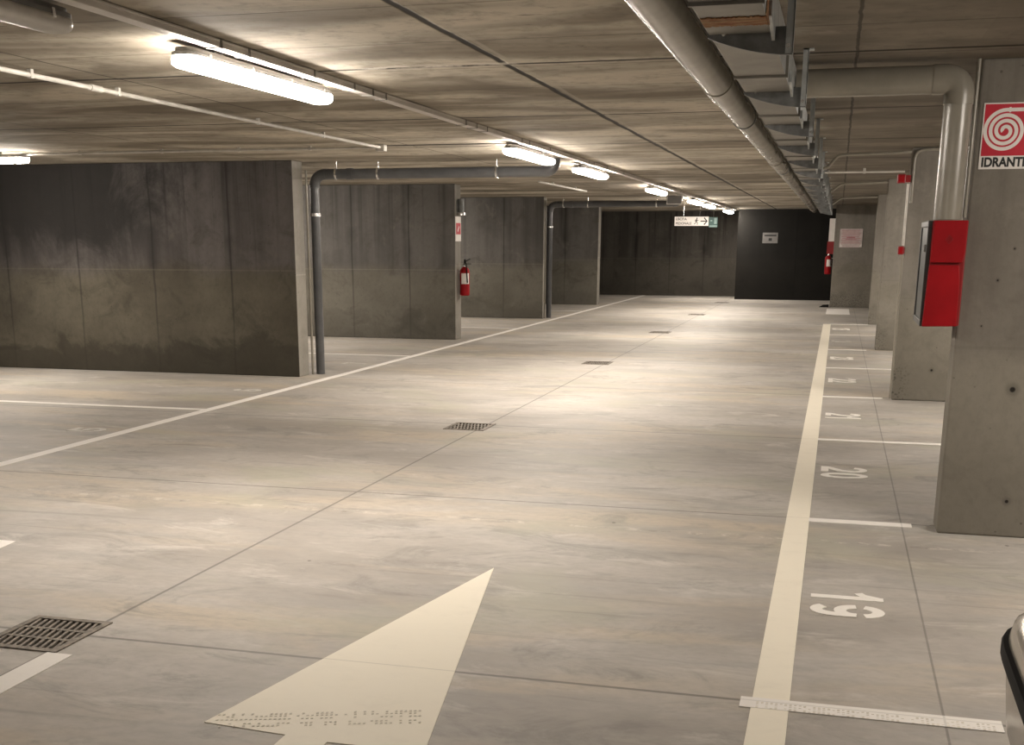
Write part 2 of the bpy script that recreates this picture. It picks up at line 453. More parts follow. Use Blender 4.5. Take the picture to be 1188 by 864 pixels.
def arc(cx, cy, rx, ry, a0, a1, n=16):
    return [(cx + rx * math.cos(math.radians(a0 + (a1 - a0) * i / n)), cy + ry * math.sin(math.radians(a0 + (a1 - a0) * i / n))) for i in range(n + 1)]
def bend(a, b, c, r, n=6):
    """points of a rounded corner at b between a and c"""
    a, b, c = Vector(a), Vector(b), Vector(c)
    p = b + (a - b).normalized() * r; q = b + (c - b).normalized() * r
    return [tuple((1 - t) ** 2 * p + 2 * t * (1 - t) * b + t * t * q) for t in [i / n for i in range(n + 1)]]
def route(pts, r, n=6):
    out = [pts[0]]
    for i in range(1, len(pts) - 1):
        out += bend(pts[i - 1], pts[i], pts[i + 1], r, n)
    return out + [pts[-1]]

CZ = 2.60     # ceiling height

# ------------------------------------------------------------------ the shell
grates = [(-3.20, 4.30), (-3.17, 10.66), (-3.17, 17.0), (-3.15, 23.27), (-3.12, 29.35), (-3.09, 35.55)]
GW, GL = .36, .40
f = MB()
xs = [-12.6, -3.45, -2.9, 6.4]
ycuts = [-8.0]
for gx, gy in grates: ycuts += [gy - GL / 2, gy + GL / 2]
ycuts.append(41.0)
def slab(x0, x1, y0, y1):
    f.add([(x0, y0, 0), (x1, y0, 0), (x1, y1, 0), (x0, y1, 0)], [(0, 1, 2, 3)])
slab(xs[0], xs[1], -8, 41); slab(xs[2], xs[3], -8, 41)
for i in range(len(ycuts) - 1):
    y0, y1 = ycuts[i], ycuts[i + 1]
    if i % 2 == 0: slab(xs[1], xs[2], y0, y1)
    else:
        gx = grates[i // 2][0]
        slab(xs[1], gx - GW / 2, y0, y1); slab(gx + GW / 2, xs[2], y0, y1)
tag(put('floor', f, 'floor', kind='structure', fixn=False), 'smooth grey concrete floor of the garage')
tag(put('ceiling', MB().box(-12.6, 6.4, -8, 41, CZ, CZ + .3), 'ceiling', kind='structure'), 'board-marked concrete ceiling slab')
tag(put('wall_left', MB().box(-12.9, -12.6, -8, 41, 0, CZ), 'wall_b', kind='structure'), 'concrete wall closing the left bays')
tag(put('wall_right', MB().box(6.4, 6.7, -8, 41, 0, CZ), 'wall_b', kind='structure'), 'concrete wall closing the right bays')
tag(put('wall_front', MB().box(-12.6, 6.4, -8.3, -8, 0, CZ), 'wall_b', kind='structure'), 'concrete wall behind the viewer')
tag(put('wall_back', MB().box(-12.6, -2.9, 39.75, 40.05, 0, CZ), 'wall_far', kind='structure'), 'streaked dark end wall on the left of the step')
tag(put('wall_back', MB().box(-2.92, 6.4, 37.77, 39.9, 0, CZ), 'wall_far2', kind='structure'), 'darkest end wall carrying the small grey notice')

def partition(x0, x1, y0, y1, mats, label, name='partition_wall', ends='x1'):
    b = MB().box(x0, x1, y0, y1, 0, CZ)
    b.mi = [0] * 6
    b.mi[5 if ends == 'x1' else 4] = 1
    return tag(put(name, b, mats, kind='structure', bevel=.012), label)
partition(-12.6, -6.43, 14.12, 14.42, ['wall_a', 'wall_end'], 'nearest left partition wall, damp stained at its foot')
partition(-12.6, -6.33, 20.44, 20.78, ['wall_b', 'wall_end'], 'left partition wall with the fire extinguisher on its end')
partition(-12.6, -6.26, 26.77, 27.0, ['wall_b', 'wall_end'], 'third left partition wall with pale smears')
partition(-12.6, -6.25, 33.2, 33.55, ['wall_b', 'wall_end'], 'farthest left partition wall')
partition(.67, 3.4, 7.367, 7.63, ['pillar', 'pillar'], 'near right concrete pier under the hydrant sign', 'pier_wall', 'x0')
partition(.665, 3.4, 13.84, 14.10, ['pillar_b', 'pillar_b'], 'second right concrete pier with honeycombed foot', 'pier_wall', 'x0')
partition(.665, 3.4, 20.35, 20.61, ['pillar_b', 'pillar_b'], 'third right concrete pier', 'pier_wall', 'x0')
partition(.70, 3.4, 26.85, 27.1, ['pillar_b', 'pillar_b'], 'fourth right concrete pier', 'pier_wall', 'x0')
partition(-.13, 3.4, 33.97, 34.6, ['pillar_b', 'pillar_b'], 'wide far concrete pier carrying the pale pink notice', 'pier_wall', 'x0')

# ------------------------------------------------------------------ floor gratings
def grate():
    gx, gy = grates[0]
    t = thing('floor_grate', 'slotted iron floor drain grate nearest the camera, touching the end of a white stripe', 'drain grate', (gx, gy, 0), 'drain grates down the middle of the lane')
    x0, x1, y0, y1 = gx - GW / 2 - .012, gx + GW / 2 + .012, gy - GL / 2 - .012, gy + GL / 2 + .012
    fr = MB(); w = .032
    fr.box(x0, x1, y0, y0 + w, -.03, .006).box(x0, x1, y1 - w, y1, -.03, .006).box(x0, x0 + w, y0 + w, y1 - w, -.03, .006).box(x1 - w, x1, y0 + w, y1 - w, -.03, .006)
    put('grate_frame', fr, 'grate', t)
    ba = MB()
    ix0, ix1, iy0, iy1 = x0 + w, x1 - w, y0 + w, y1 - w
    for k in (1, 2):
        yy = iy0 + (iy1 - iy0) * k / 3
        ba.box(ix0, ix1, yy - .011, yy + .011, -.025, .004)
    nb = 10
    for r in range(3):
        ya = iy0 + (iy1 - iy0) * r / 3; yb = iy0 + (iy1 - iy0) * (r + 1) / 3
        for k in range(nb):
            xx = ix0 + (ix1 - ix0) * (k + .5) / nb
            s = .012
            ba.prism([(xx - .007 + s, ya), (xx + .007 + s, ya), (xx + .007 - s, yb), (xx - .007 - s, yb)], -.022, .003)
    put('grate_bars', ba, 'grate', t)
    pit = MB()
    a, b, c, d = gx - GW / 2 + .001, gx + GW / 2 - .001, gy - GL / 2 + .001, gy + GL / 2 - .001
    pit.box(a, b, c, d, -.25, -.24).box(a, a + .008, c, d, -.25, -.031).box(b - .008, b, c, d, -.25, -.031).box(a, b, c, c + .008, -.25, -.031).box(a, b, d - .008, d, -.25, -.031)
    put('drain_pit', pit, 'pit', t)
    return t
g0 = grate()
for (gx, gy), lb in zip(grates[1:], ('second drain grate from the camera, on the joint beside the bay lines', 'third drain grate from the camera, in the middle of the lane',
                                     'fourth drain grate from the camera, small and dark on the pale floor', 'fifth drain grate from the camera, well down the lane', 'farthest drain grate, close to the dark end wall')):
    dup(g0, (gx, gy, 0), lb)

# ------------------------------------------------------------------ painted markings
XY = lambda u, v, h: (u, v, h)
TH = .003
def strip(name, pts, mat, label, cat, group=None, h=TH):
    b = MB().poly(pts, h, XY)
    return tag(put(name, b, mat), label, cat, group)
def rect(x0, x1, y0, y1): return [(x0, y0), (x1, y0), (x1, y1), (x0, y1)]
strip('lane_line', [(-.190, -3), (-.060, -3), (-.050, 26.72), (-.203, 26.72)], 'cream_line', 'wide cream line running along the right edge of the lane', 'painted line')
strip('lane_line', [(-6.16, -3), (-6.05, -3), (-5.86, 39.6), (-5.96, 39.6)], 'white_line', 'long white line along the left edge of the lane', 'painted line')
BL = [(4.305, -.235, .676, 'white bay line in front of the beige car, below number 19'), (7.52, -.06, .54, 'white bay line between numbers 19 and 20, stopping short of the near pier'),
      (10.78, -.06, 1.9, 'white bay line between numbers 20 and 21'), (13.93, -.06, .577, 'white bay line between numbers 21 and 22, stopping at the second pier'),
      (17.23, -.06, 2.6, 'white bay line between numbers 22 and 23'), (20.27, -.06, .535, 'white bay line between numbers 23 and 24, stopping at the third pier'),
      (23.6, -.06, 2.6, 'white bay line between numbers 24 and 25'), (26.68, -.06, .69, 'white bay line closing the row beyond number 25')]
for i, (y, x0, x1, lb) in enumerate(BL):
    w = .105 if i == 0 else .10
    strip('bay_line', rect(x0, x1, y - w / 2, y + w / 2), 'white_line', lb, 'painted line', 'bay lines on the right side', .004)
for y, lb in ((11.03, 'white bay line on the left floor in front of the nearest partition'), (17.26, 'white bay line between the first and second left partitions'),
              (23.55, 'white bay line between the second and third left partitions'), (30.0, 'white bay line between the third and fourth left partitions')):
    strip('bay_line', rect(-11.5, -6.02, y - .05, y + .05), 'white_line', lb, 'painted line', 'bay lines on the left side', .002)
strip('stop_stripe', [(-3.045, 2.0), (-2.925, 2.0), (-2.925, 4.085), (-3.045, 4.085)], 'white_line', 'short white stripe ending at the nearest drain grate', 'painted stripe')
strip('floor_stripe', [(-4.75, 5.35), (-4.372, 5.542), (-4.388, 5.703), (-4.75, 5.70)], 'white_line', 'white paint tip at the left picture edge', 'painted stripe')
strip('floor_dash', rect(-.19, .36, 30.45, 33.0), 'white_line', 'white painted block on the floor before the wide far pier', 'painted stripe')
# the big arrow: head and shaft in one outline
strip('direction_arrow', [(-1.621, 5.889), (-2.051, 3.582), (-1.725, 3.555), (-1.715, 1.6), (-1.562, 1.6), (-1.562, 3.535), (-1.215, 3.545)][::1], 'cream_line', 'large cream arrow painted on the lane, pointing away', 'floor arrow')

def digit(mb, ch, fr, w=.56, s=.165, gap=True):
    """stencil digit, height 1, width w, drawn as strokes"""
    h2 = s / 2
    lev = [0]
    def rb(p, ww=s):
        lev[0] += 1
        mb.ribbon(p, ww, TH + .0006 * lev[0], fr)
    L, R, B, T = h2, w - h2, h2, 1 - h2
    cx = w / 2; rx = w / 2 - h2
    if ch == '1':
        rb([(w * .55, 0), (w * .55, 1)], s)
        rb([(w * .10, .66), (w * .30, .72), (w * .50, .92)], s * .8)
    elif ch == '2':
        rb(arc(cx, .70, rx, .30 - h2, 175, -20, 14) + [(cx + rx * .55, .42), (L + .02, .16), (L, B + .02)])
        rb([(0, B), (w, B)])
    elif ch == '3':
        rb(arc(cx, .74, rx, .26 - h2, 160, -80, 14)); rb(arc(cx, .28, rx, .28 - h2, 80, -160, 14))
    elif ch == '4':
        rb([(w * .78, 0), (w * .78, 1)]); rb([(w * .70, .97), (L, .32)]); rb([(0, .28), (w, .28)])
    elif ch == '5':
        rb([(w * .95, T), (w * .12, T)]); rb([(w * .16, 1), (w * .12, .54)]); rb(arc(cx, .32, rx, .32 - h2, 130, -150, 16))
    elif ch == '6':
        rb(arc(cx, .30, rx, .30 - h2, 0, 360, 24)); rb([(L, .30), (L + .02, .55)] + arc(cx, .66, rx, .34 - h2, 175, 40, 10))
    elif ch == '7':
        rb([(0, T), (w, T)]); rb([(w * .9, T), (w * .38, 0)])
    elif ch == '9':
        g = 9
        rb(arc(cx, .70, rx, .30 - h2, 90 - 82, 90 + 82, 14)); rb(arc(cx, .62, rx, .26 - h2, 188, 345, 14) if False else arc(cx, .62, rx, .30 - h2, 180, 360, 14)[0:15])
        rb([(R, .62), (R, .40)] + arc(cx, .34, rx, .34 - h2, 0, -140, 12))
    elif ch == '0':
        rb(arc(cx, .5, rx, .5 - h2, 0, 360, 28))
def bay_number(s, x, y, h, wd, flip, mat, label):
    b = MB()
    wch = .56
    k = wd / wch
    for i, ch in enumerate(s):
        u0 = i * (wch + .10)
        if not flip: fr = lambda u, v, hh, u0=u0: (x + v * h, y - (u + u0) * k, hh)
        else: fr = lambda u, v, hh, u0=u0: (x - v * h, y + (u + u0) * k, hh)
        digit(b, ch, fr)
    return tag(put('bay_number', b, mat), label, 'floor number', 'stencilled bay numbers on the floor')
for s, y in (('19', 5.93), ('20', 9.44), ('21', 12.55), ('22', 15.85), ('23', 18.95), ('24', 22.2), ('25', 25.4)):
    bay_number(s, -.012, y, .335, .195 if s != '20' else .21, False, 'number' if s not in ('24',) else 'faint_line', 'stencilled white bay number ' + s + ' on the floor')
for s, y in (('5', 9.40), ('6', 12.55), ('7', 15.85)):
    bay_number(s, -6.26, y, .33, .21, True, 'faint_line', 'faint stencilled bay number ' + s + ' left of the lane line')
# tyre tread prints across the arrow and the near bay line
def tread(name, pts, wid, label):
    b = MB()
    for q in range(len(pts) - 1):
        (xa, ya), (xb, yb) = pts[q], pts[q + 1]
        L = math.hypot(xb - xa, yb - ya); n = int(L / .017)
        tx, ty = (xb - xa) / L, (yb - ya) / L; nx, ny = -ty, tx
        for i in range(n):
            for o in (-.5, -.3, .05, .3, .5):
                if random.random() < .35: continue
                px = xa + tx * (i + .5) * .017 + nx * o * wid; py = ya + ty * (i + .5) * .017 + ny * o * wid
                l, w = .0045, wid * (.07 if abs(o) > .4 else .045)
                b.add([(px + tx * a + nx * c, py + ty * a + ny * c, hh) for hh in (.0046, .0041) for a, c in ((-l, -w), (l, -w * .6), (l, w), (-l, w * .6))],
                      [(0, 1, 2, 3), (0, 4, 5, 1), (1, 5, 6, 2), (2, 6, 7, 3), (3, 7, 4, 0)])
    o = put(name, b, 'tread', fixn=False)
    o['kind'] = 'stuff'
    return tag(o, label, 'tyre mark')
tread('tyre_mark', [(-2.02, 3.60), (-1.75, 3.69), (-1.5, 3.78), (-1.32, 3.84)], .11, 'dotted tyre tread print across the foot of the arrow')
tread('tyre_mark', [(-.18, 4.285), (.66, 4.282)], .055, 'dotted tyre tread print along the bay line by the car')

# ------------------------------------------------------------------ lamps along the lane
def lens_rows(cx, cy, L, wid, z0, dep):
    rows = []
    N = 28; hl = L / 2; rr = wid / 2
    for i in range(N + 1):
        t = i / N
        if t < .25: yy = -hl + rr * (1 - math.cos(t / .25 * PI / 2))
        elif t > .75: yy = hl - rr * (1 - math.cos((1 - t) / .25 * PI / 2))
        else: yy = -hl + rr + (L - 2 * rr) * (t - .25) / .5
        e = hl - abs(yy)
        s = 1.0 if e >= rr else math.sqrt(max(0.0, 1 - ((rr - e) / rr) ** 2))
        s = max(s, .02)
        row = []
        for k in range(17):
            a = math.radians(-38 + 256 * k / 16)
            sn = math.sin(a)
            row.append((cx + rr * s * math.copysign(abs(math.cos(a)) ** .75, math.cos(a)), cy + yy, z0 - (dep if sn > 0 else .030) * (s ** .45) * math.copysign(abs(sn) ** .75, sn)))
        rows.append(row)
    return rows
def lamp(cy, lit, label, cx=-3.17):
    L, wid = 1.80, .155
    t = thing('ceiling_lamp', label, 'ceiling lamp', (cx, cy, 2.475), 'tubular ceiling lamps along the lane')
    d = MB().grid(lens_rows(cx, cy, L, wid, 2.515, .040))
    put('diffuser', d, 'lamp' if lit else 'lens_off', t, smooth=True)
    hsg = MB()
    out = []
    for k in range(13): a = PI * k / 12; out.append((cx + .072 * math.cos(a), cy + L / 2 - .074 + .072 * math.sin(a)))
    for k in range(13): a = PI + PI * k / 12; out.append((cx + .072 * math.cos(a), cy - L / 2 + .074 + .072 * math.sin(a)))
    hsg.prism(out, 2.531, 2.552)
    hsg.prism([(cx + (p - cx) * .8, cy + (q - cy) * .985) for p, q in out], 2.552, 2.572)
    put('housing', hsg, 'housing', t, bevel=.004)
    for dy in (-.72, -.25, .25, .72):
        for sx in (-1, 1):
            put('clip', MB().prism([(cx + sx * .070, 2.554), (cx + sx * .076, 2.554), (cx + sx * .080, 2.519), (cx + sx * .076, 2.515)], cy + dy - .010, cy + dy + .010, 'xz'), 'steel', t)
    for dy in (-.55, .55):
        b = MB().box(cx - .05, cx + .05, cy + dy - .015, cy + dy + .015, 2.572, 2.578).box(cx - .012, cx + .012, cy + dy - .012, cy + dy + .012, 2.578, 2.597)
        put('bracket', b, 'strap', t)
    return t
on = lamp(6.60, True, 'big glowing tube lamp at upper left, nearest of the lit row')
off = lamp(3.86, False, 'unlit grey tube lamp cut by the top left corner of the picture')
for y, lb in ((12.92, 'second lit lamp from the camera in the lane row'), (16.22, 'third lit lamp from the camera, close behind the second'), (22.3, 'fourth lit lamp from the camera, before the small emergency light'),
              (28.4, 'fifth lit lamp from the camera, just beyond the emergency light'), (31.5, 'next to last lit lamp of the lane row'), (37.2, 'farthest lit lamp, by the dark end wall')):
    dup(on, (-3.17, y, 2.475), lb)
dup(on, (-3.17, -3.4, 2.475), 'unseen lit lamp added to the lane row behind the camera')  # out of view, added for extra brightness
def bay_lamp(cx, cy, label):
    side = dup(on, (cx, cy, 2.478), label)
    side.rotation_euler = (0, 0, PI / 2)
    return side
bay_lamp(-9.55, 12.1, 'lit lamp at the left picture edge above the nearest partition')
bay_lamp(-9.55, 18.4, 'unseen lit lamp added above the left bay between the first and second partitions')  # this and the next are hidden lamps added to brighten the left bays
bay_lamp(-9.55, 24.8, 'unseen lit lamp added above the left bay between the second and third partitions')
bay_lamp(2.75, 5.3, 'unseen lit lamp added above the right bays in front of the near pier')  # from here on: out-of-view lamps added to lift the right floor and piers
bay_lamp(2.75, 11.8, 'unseen lit lamp added above the right bays between the near and second piers')
bay_lamp(2.75, 18.3, 'unseen lit lamp added above the right bays between the second and third piers')
bay_lamp(2.75, 24.8, 'unseen lit lamp added above the right bays between the third and fourth piers')

# emergency light in the row
t = thing('emergency_light', 'small unlit emergency light hanging between the fourth and fifth lit lamps', 'emergency light', (-3.17, 25.0, 2.37))
put('light_body', MB().box(-3.33, -3.06, 24.96, 25.04, 2.39, 2.54), 'housing', t, bevel=.01)
put('light_frame', MB().box(-3.345, -3.045, 24.94, 24.96, 2.372, 2.388).box(-3.345, -3.045, 24.94, 24.96, 2.542, 2.558).box(-3.345, -3.33, 24.94, 24.96, 2.388, 2.542).box(-3.060, -3.045, 24.94, 24.96, 2.388, 2.542), 'pvc_white', t)
put('stem', MB().tube([(-3.17, 25.0, 2.54), (-3.17, 25.0, 2.597)], .012), 'steel', t)

# trunking
t = thing('cable_trunking', 'grey cable trunking fixed under the ceiling above the lamp row', 'cable trunking', (-3.012, 16, 2.558))
put('channel', MB().box(-3.030, -2.960, -6, 37.7, 2.560, 2.588), 'trunk', t, bevel=.003)
put('cover', MB().box(-3.034, -2.956, -6, 37.7, 2.586, CZ - .003), 'trunk', t, bevel=.003)
ys = [5.73, 6.03, 6.85, 7.46, 7.78, 8.02, 9.86, 10.17, 10.49, 11.7, 12.0, 12.9, 15.0, 15.3, 16.2, 17.5, 20.8, 21.9, 24, 26.6, 27.8, 30.8, 31.9, 35.4, 36.4, 4.4, 3.3]
for y in ys:
    put('strap', MB().box(-2.956, -2.952, y - .009, y + .009, 2.556, CZ - .003).box(-3.038, -2.952, y - .009, y + .009, 2.556, 2.560).box(-3.038, -3.034, y - .009, y + .009, 2.556, CZ - .003), 'strap', t)

# ------------------------------------------------------------------ thin conduits on the ceiling
def conduit(name, pts, r, mat, label, clips=(), rad=.08, boxes=(), cat='conduit', couplings=()):
    t = thing(name, label, cat, pts[0])
    put('tube', MB().tube(route(pts, rad), r, 12), mat, t, smooth=True)
    for (x, y, z) in clips:
        put('saddle_clip', MB().box(x - .014, x + .014, y - .014, y + .014, z - r - .004, min(z + r + .03, CZ - .003)), mat, t, bevel=.002)
    for (x, y, z, a) in couplings:
        d = Vector(a)
        put('coupling', MB().tube([Vector((x, y, z)) - d * .06, Vector((x, y, z)) + d * .06], r * 1.45, 12), mat, t, smooth=True)
    for (x, y, z, s) in boxes:
        put('junction_box', MB().box(x - s, x + s, y - s, y + s, z - s * .7, z + s * .7), 'pvc_white', t, bevel=.006)
    return t
conduit('electrical_conduit', [(-4.51, -2, 2.565), (-4.51, 12.02, 2.565)], .014, 'pvc_white', 'long white conduit under the ceiling at upper left, running down the garage',
        [(-4.51, y, 2.565) for y in (4.2, 5.2, 6.4, 7.3, 9.3, 10.6)], boxes=[(-4.51, 12.07, 2.562, .045)], couplings=[(-4.51, 7.05, 2.565, (0, 1, 0))])
conduit('electrical_conduit', [(-8.72, 12.1, 2.572), (-4.56, 12.1, 2.572)], .014, 'pvc_white', 'white conduit crossing the ceiling from the left lamp to the junction box',
        [(x, 12.1, 2.572) for x in (-8.0, -7.0, -6.1, -5.3)])
conduit('ceiling_cable', [(-4.46, 12.1, 2.585), (-3.04, 12.1, 2.585)], .007, 'strap', 'thin dark cable from the junction box to the lamp row')
conduit('electrical_conduit', [(-4.575, 19.2, 2.56), (-4.575, 23.0, 2.56)], .016, 'pvc_white', 'short white conduit under the ceiling left of the third lit lamp', [(-4.575, 20.2, 2.56), (-4.575, 22, 2.56)])
conduit('ceiling_cable', [(-9.5, 23.05, 2.585), (-4.6, 23.05, 2.585)], .008, 'pvc_grey', 'thin grey cable crossing the ceiling beyond the second partition')

# ------------------------------------------------------------------ dark drain pipes on the left partitions
def drain(x, y, z, x_end, r, label, conduit_dx=None):
    t = thing('drain_pipe', label, 'drain pipe', (x, y, 0))
    put('downpipe', MB().tube([(x, y, 0), (x, y, z - .16)], r * .9, 20), 'drain', t, smooth=True)
    el = bend((x, y, 0), (x, y, z), (x_end, y, z), .16, 8)
    put('elbow', MB().tube(el, r * 1.06, 20), 'drain', t, smooth=True)
    put('crossing_pipe', MB().tube([(x + .16, y, z), (x_end, y, z)], r, 20), 'drain', t, smooth=True)
    put('collar', MB().tube([(x + .44, y, z), (x + .52, y, z)], r * 1.13, 20), 'drain', t, smooth=True)
    put('end_elbow', MB().tube([(x_end, y, z)] + bend((x_end, y, z), (x_end + .14, y, z), (x_end + .14, y, CZ), .12, 6) + [(x_end + .14, y, CZ)], r * 1.05, 20), 'drain', t, smooth=True)
    b = MB().tube([(x, y, z - .50), (x, y, z - .465)], r * 1.12, 20)
    put('pipe_clamp', b, 'steel', t, smooth=True)
    k = x + .30
    while k < x_end:
        hg = MB().tube([(k, y, z + r * .8), (k, y, CZ)], .006, 8)
        hg.tube([(k - .012, y, z), (k + .012, y, z)], r * 1.10, 20)
        put('hanger', hg, 'steel', t, smooth=True)
        k += .55 if k < x + .5 else 1.5
    return t
drain(-6.335, 14.56, 2.455, -3.42, .062, 'dark drain pipe at the end of the nearest partition, crossing under the ceiling')
drain(-6.20, 27.12, 2.455, -3.5, .066, 'dark drain pipe at the end of the third partition, far left of lane')
conduit('wall_conduit', [(-6.40, 14.46, 0), (-6.40, 14.46, 2.5)], .014, 'pvc_grey', 'thin grey conduit beside the drain pipe on the nearest partition', rad=.02)
conduit('wall_conduit', [(-6.245, 26.90, 0), (-6.245, 26.90, 2.55)], .014, 'pvc_grey', 'thin grey conduit on the end of the third partition', rad=.02)

# ------------------------------------------------------------------ overhead pipe, branch pipe
PX, PZ, PR = -.702, 2.498, .081
t = thing('overhead_pipe', 'long round grey pipe running down the ceiling beside the sheet metal duct', 'pipe', (PX, 15, PZ))
put('pipe_run', MB().tube([(PX, -3, PZ), (PX, 7.08, PZ)], PR, 28), 'pvc_grey', t, smooth=True)
put('pipe_run', MB().tube([(PX, 7.5, PZ), (PX, 34.5, PZ)], PR * .97, 28), 'pvc_grey', t, smooth=True)
put('coupling', MB().tube([(PX, 7.06, PZ), (PX, 7.52, PZ)], PR * 1.07, 28), 'pvc_grey', t, smooth=True)
for y in (1.2, 13.5, 19.9, 26.3, 32.7):
    put('coupling', MB().tube([(PX, y - .06, PZ), (PX, y + .06, PZ)], PR * 1.06, 28), 'pvc_grey', t, smooth=True)
for y in (3.0, 9.1, 15.2, 21.6, 28.0):
    hg = MB().tube([(PX, y - .012, PZ), (PX, y + .012, PZ)], PR * 1.05, 28).tube([(PX, y, PZ + PR), (PX, y, CZ)], .006, 8)
    put('hanger', hg, 'galv', t, smooth=True)
BX, BY, BZ, BR = .560, 7.29, 2.492, .074
t = thing('branch_pipe', 'grey pipe bending from the ceiling down to the red hydrant cabinet', 'pipe', (BX, 7.35, 1.775))
put('crossing_pipe', MB().tube([(-.290, BY, BZ), (BX - .10, BY, BZ)], BR, 26), 'pvc_grey', t, smooth=True)
put('elbow', MB().tube([(BX - .14, BY, BZ)] + bend((PX, BY, BZ), (BX, BY, BZ), (BX, BY, 1.7), .085, 8) + [(BX, BY, BZ - .13)], BR * 1.05, 26), 'pvc_grey', t, smooth=True)
put('downpipe', MB().tube([(BX, BY, BZ - .11), (BX, BY, 1.772)], BR * .97, 26), 'pvc_grey', t, smooth=True)
conduit('pier_conduit', [(.652, 7.352, 1.785), (.652, 7.352, 2.598)], .011, 'pvc_grey', 'thin grey conduit on the corner of the near pier', rad=.02)

# ------------------------------------------------------------------ sheet-metal duct with flanges
t = thing('air_duct', 'galvanised sheet duct with sagging flanges and hangers along the ceiling', 'duct', (-.41, 17, 2.32))
DX0, DX1, DZ0, DZ1 = -.525, -.295, 2.40, 2.575
fl = [3.07 + 1.86 * k for k in range(17)]
edges = [-1.0] + fl + [34.3]
for i in range(len(edges) - 1):
    y0, y1 = edges[i], edges[i + 1]
    b = MB().box(DX0, DX1, y0 + .006, y1 - .006, DZ0, DZ1)
    b.mi = [0, 0, 0, 0, 0, 1]
    put('duct_panel', b, ['duct', 'duct_side'], t, bevel=.003)
    ym = (y0 + y1) / 2 + .27
    put('standing_seam', MB().box(DX0 - .003, DX1 + .012, ym - .008, ym + .008, DZ0 - .012, DZ1), 'duct', t)
    put('end_tab', MB().prism([(y1 - .30, DZ0 + .01), (y1 - .02, DZ0 - .03), (y1 - .02, DZ0 + .04), (y1 - .30, DZ0 + .06)], DX1 + .002, DX1 + .014, 'yz'), 'duct_side', t)
for y in fl:
    cv = [(DX0 - .005, DZ0 + .02), (DX0 - .005, DZ0 - .010)]
    for k in range(1, 9):
        s = k / 8
        cv.append((DX0 - .005 + s * (.315), DZ0 - .010 - .068 * math.sin(s * PI / 2) ** .9))
    cv += [(-.215, DZ0 + .02)]
    put('flange', MB().prism(cv, y - .010, y + .010, 'xz'), 'galv', t)
    hg = MB().box(-.242, -.214, y - .024, y - .020, DZ0 - .075, CZ).box(-.218, -.214, y - .024, y + .018, DZ0 - .075, CZ)
    hg.box(-.242, -.19, y - .024, y + .03, CZ - .006, CZ)
    hp = put('hanger', hg, 'duct_side', t)
    put('bolt', MB().tube([(-.232, y - .030, DZ0 - .05), (-.232, y - .020, DZ0 - .05)], .009, 8), 'steel', hp, smooth=True)
    put('bolt', MB().tube([(-.47, y - .016, DZ0 + .0), (-.47, y - .008, DZ0 + .0)], .008, 8), 'steel', t, smooth=True)
# torn rusty tape across the nearest panel
b = MB(); top, bot = [], []
N = 40
for i in range(N + 1):
    x = DX0 + .005 + (DX1 - DX0 - .006) * i / N
    top.append((x, 4.72 + random.uniform(-.012, .012))); bot.append((x, 4.555 + random.uniform(-.014, .012)))
b.poly(bot + top[::-1], .004, lambda u, v, h: (u, v, DZ0 - .0005 - h))
put('torn_tape', b, 'rust', t)['label'] = 'rusty torn tape'
b = MB()
b.poly([(4.50, DZ0 - .004), (4.74, DZ0 - .004), (4.78, DZ0 + .03), (4.72, DZ0 + .07), (4.62, DZ0 + .06), (4.55, DZ0 + .08)], .003, lambda u, v, h: (DX1 + .001 + h, u, v))
put('torn_tape', b, 'rust', t)['label'] = 'rusty torn tape end'

# ------------------------------------------------------------------ alarm conduits on the second pier
conduit('alarm_conduit', [(-.215, 13.78, 2.40), (-.17, 13.78, 2.41), (-.07, 13.78, 2.535), (.56, 13.78, 2.548), (.655, 13.80, 2.56)], .016, 'pvc_grey', 'grey conduit bending up from the duct to the second pier', rad=.04)
conduit('alarm_conduit', [(-.20, 13.70, 2.357), (.60, 13.70, 2.357)], .010, 'pvc_white', 'straight white conduit from the duct to the upper red alarm box', [(.2, 13.70, 2.357)], rad=.02)
conduit('pier_conduit', [(.69, 13.815, 2.05), (.69, 13.815, 2.575), (1.9, 13.815, 2.59)], .016, 'pvc_grey', 'grey conduit turning along the top of the second pier', rad=.10)
conduit('alarm_conduit', [(.650, 13.815, 0.02), (.650, 13.815, 1.52)], .012, 'pvc_grey', 'grey conduit below the lower red alarm box', rad=.02)
conduit('alarm_conduit', [(.648, 13.80, 1.62), (.648, 13.80, 2.24)], .013, 'pvc_white', 'white conduit joining the two red alarm boxes', rad=.02)
conduit('alarm_conduit', [(-.19, 20.3, 2.40), (-.02, 20.3, 2.53), (.66, 20.3, 2.545)], .018, 'pvc_grey', 'grey conduit bending from the duct to the third pier', rad=.06)
conduit('alarm_conduit', [(-.19, 26.8, 2.40), (-.02, 26.8, 2.53), (.69, 26.8, 2.545)], .018, 'pvc_grey', 'grey conduit bending from the duct to the fourth pier', rad=.06)
def alarm(z0, z1, x0, x1, label, name):
    t = thing(name, label, 'fire alarm', (.60, 13.79, z0))
    put('housing', MB().box(x0, x1, 13.72, 13.835, z0, z1), 'red_dark', t, bevel=.008)
    put('face', MB().box(x0 + .01, x1 - .01, 13.713, 13.72, z0 + .012, z1 - .012), 'red', t, bevel=.004)
    put('back_plate', MB().box(x1, .664, 13.74, 13.84, z0 + .01, z1 - .01), 'red_dark', t)
    return t
alarm(2.245, 2.335, .535, .615, 'small red alarm sounder near the ceiling on the second pier', 'alarm_sounder')
alarm(1.53, 1.615, .598, .655, 'small red alarm call point at chest height on the second pier', 'alarm_call_point')

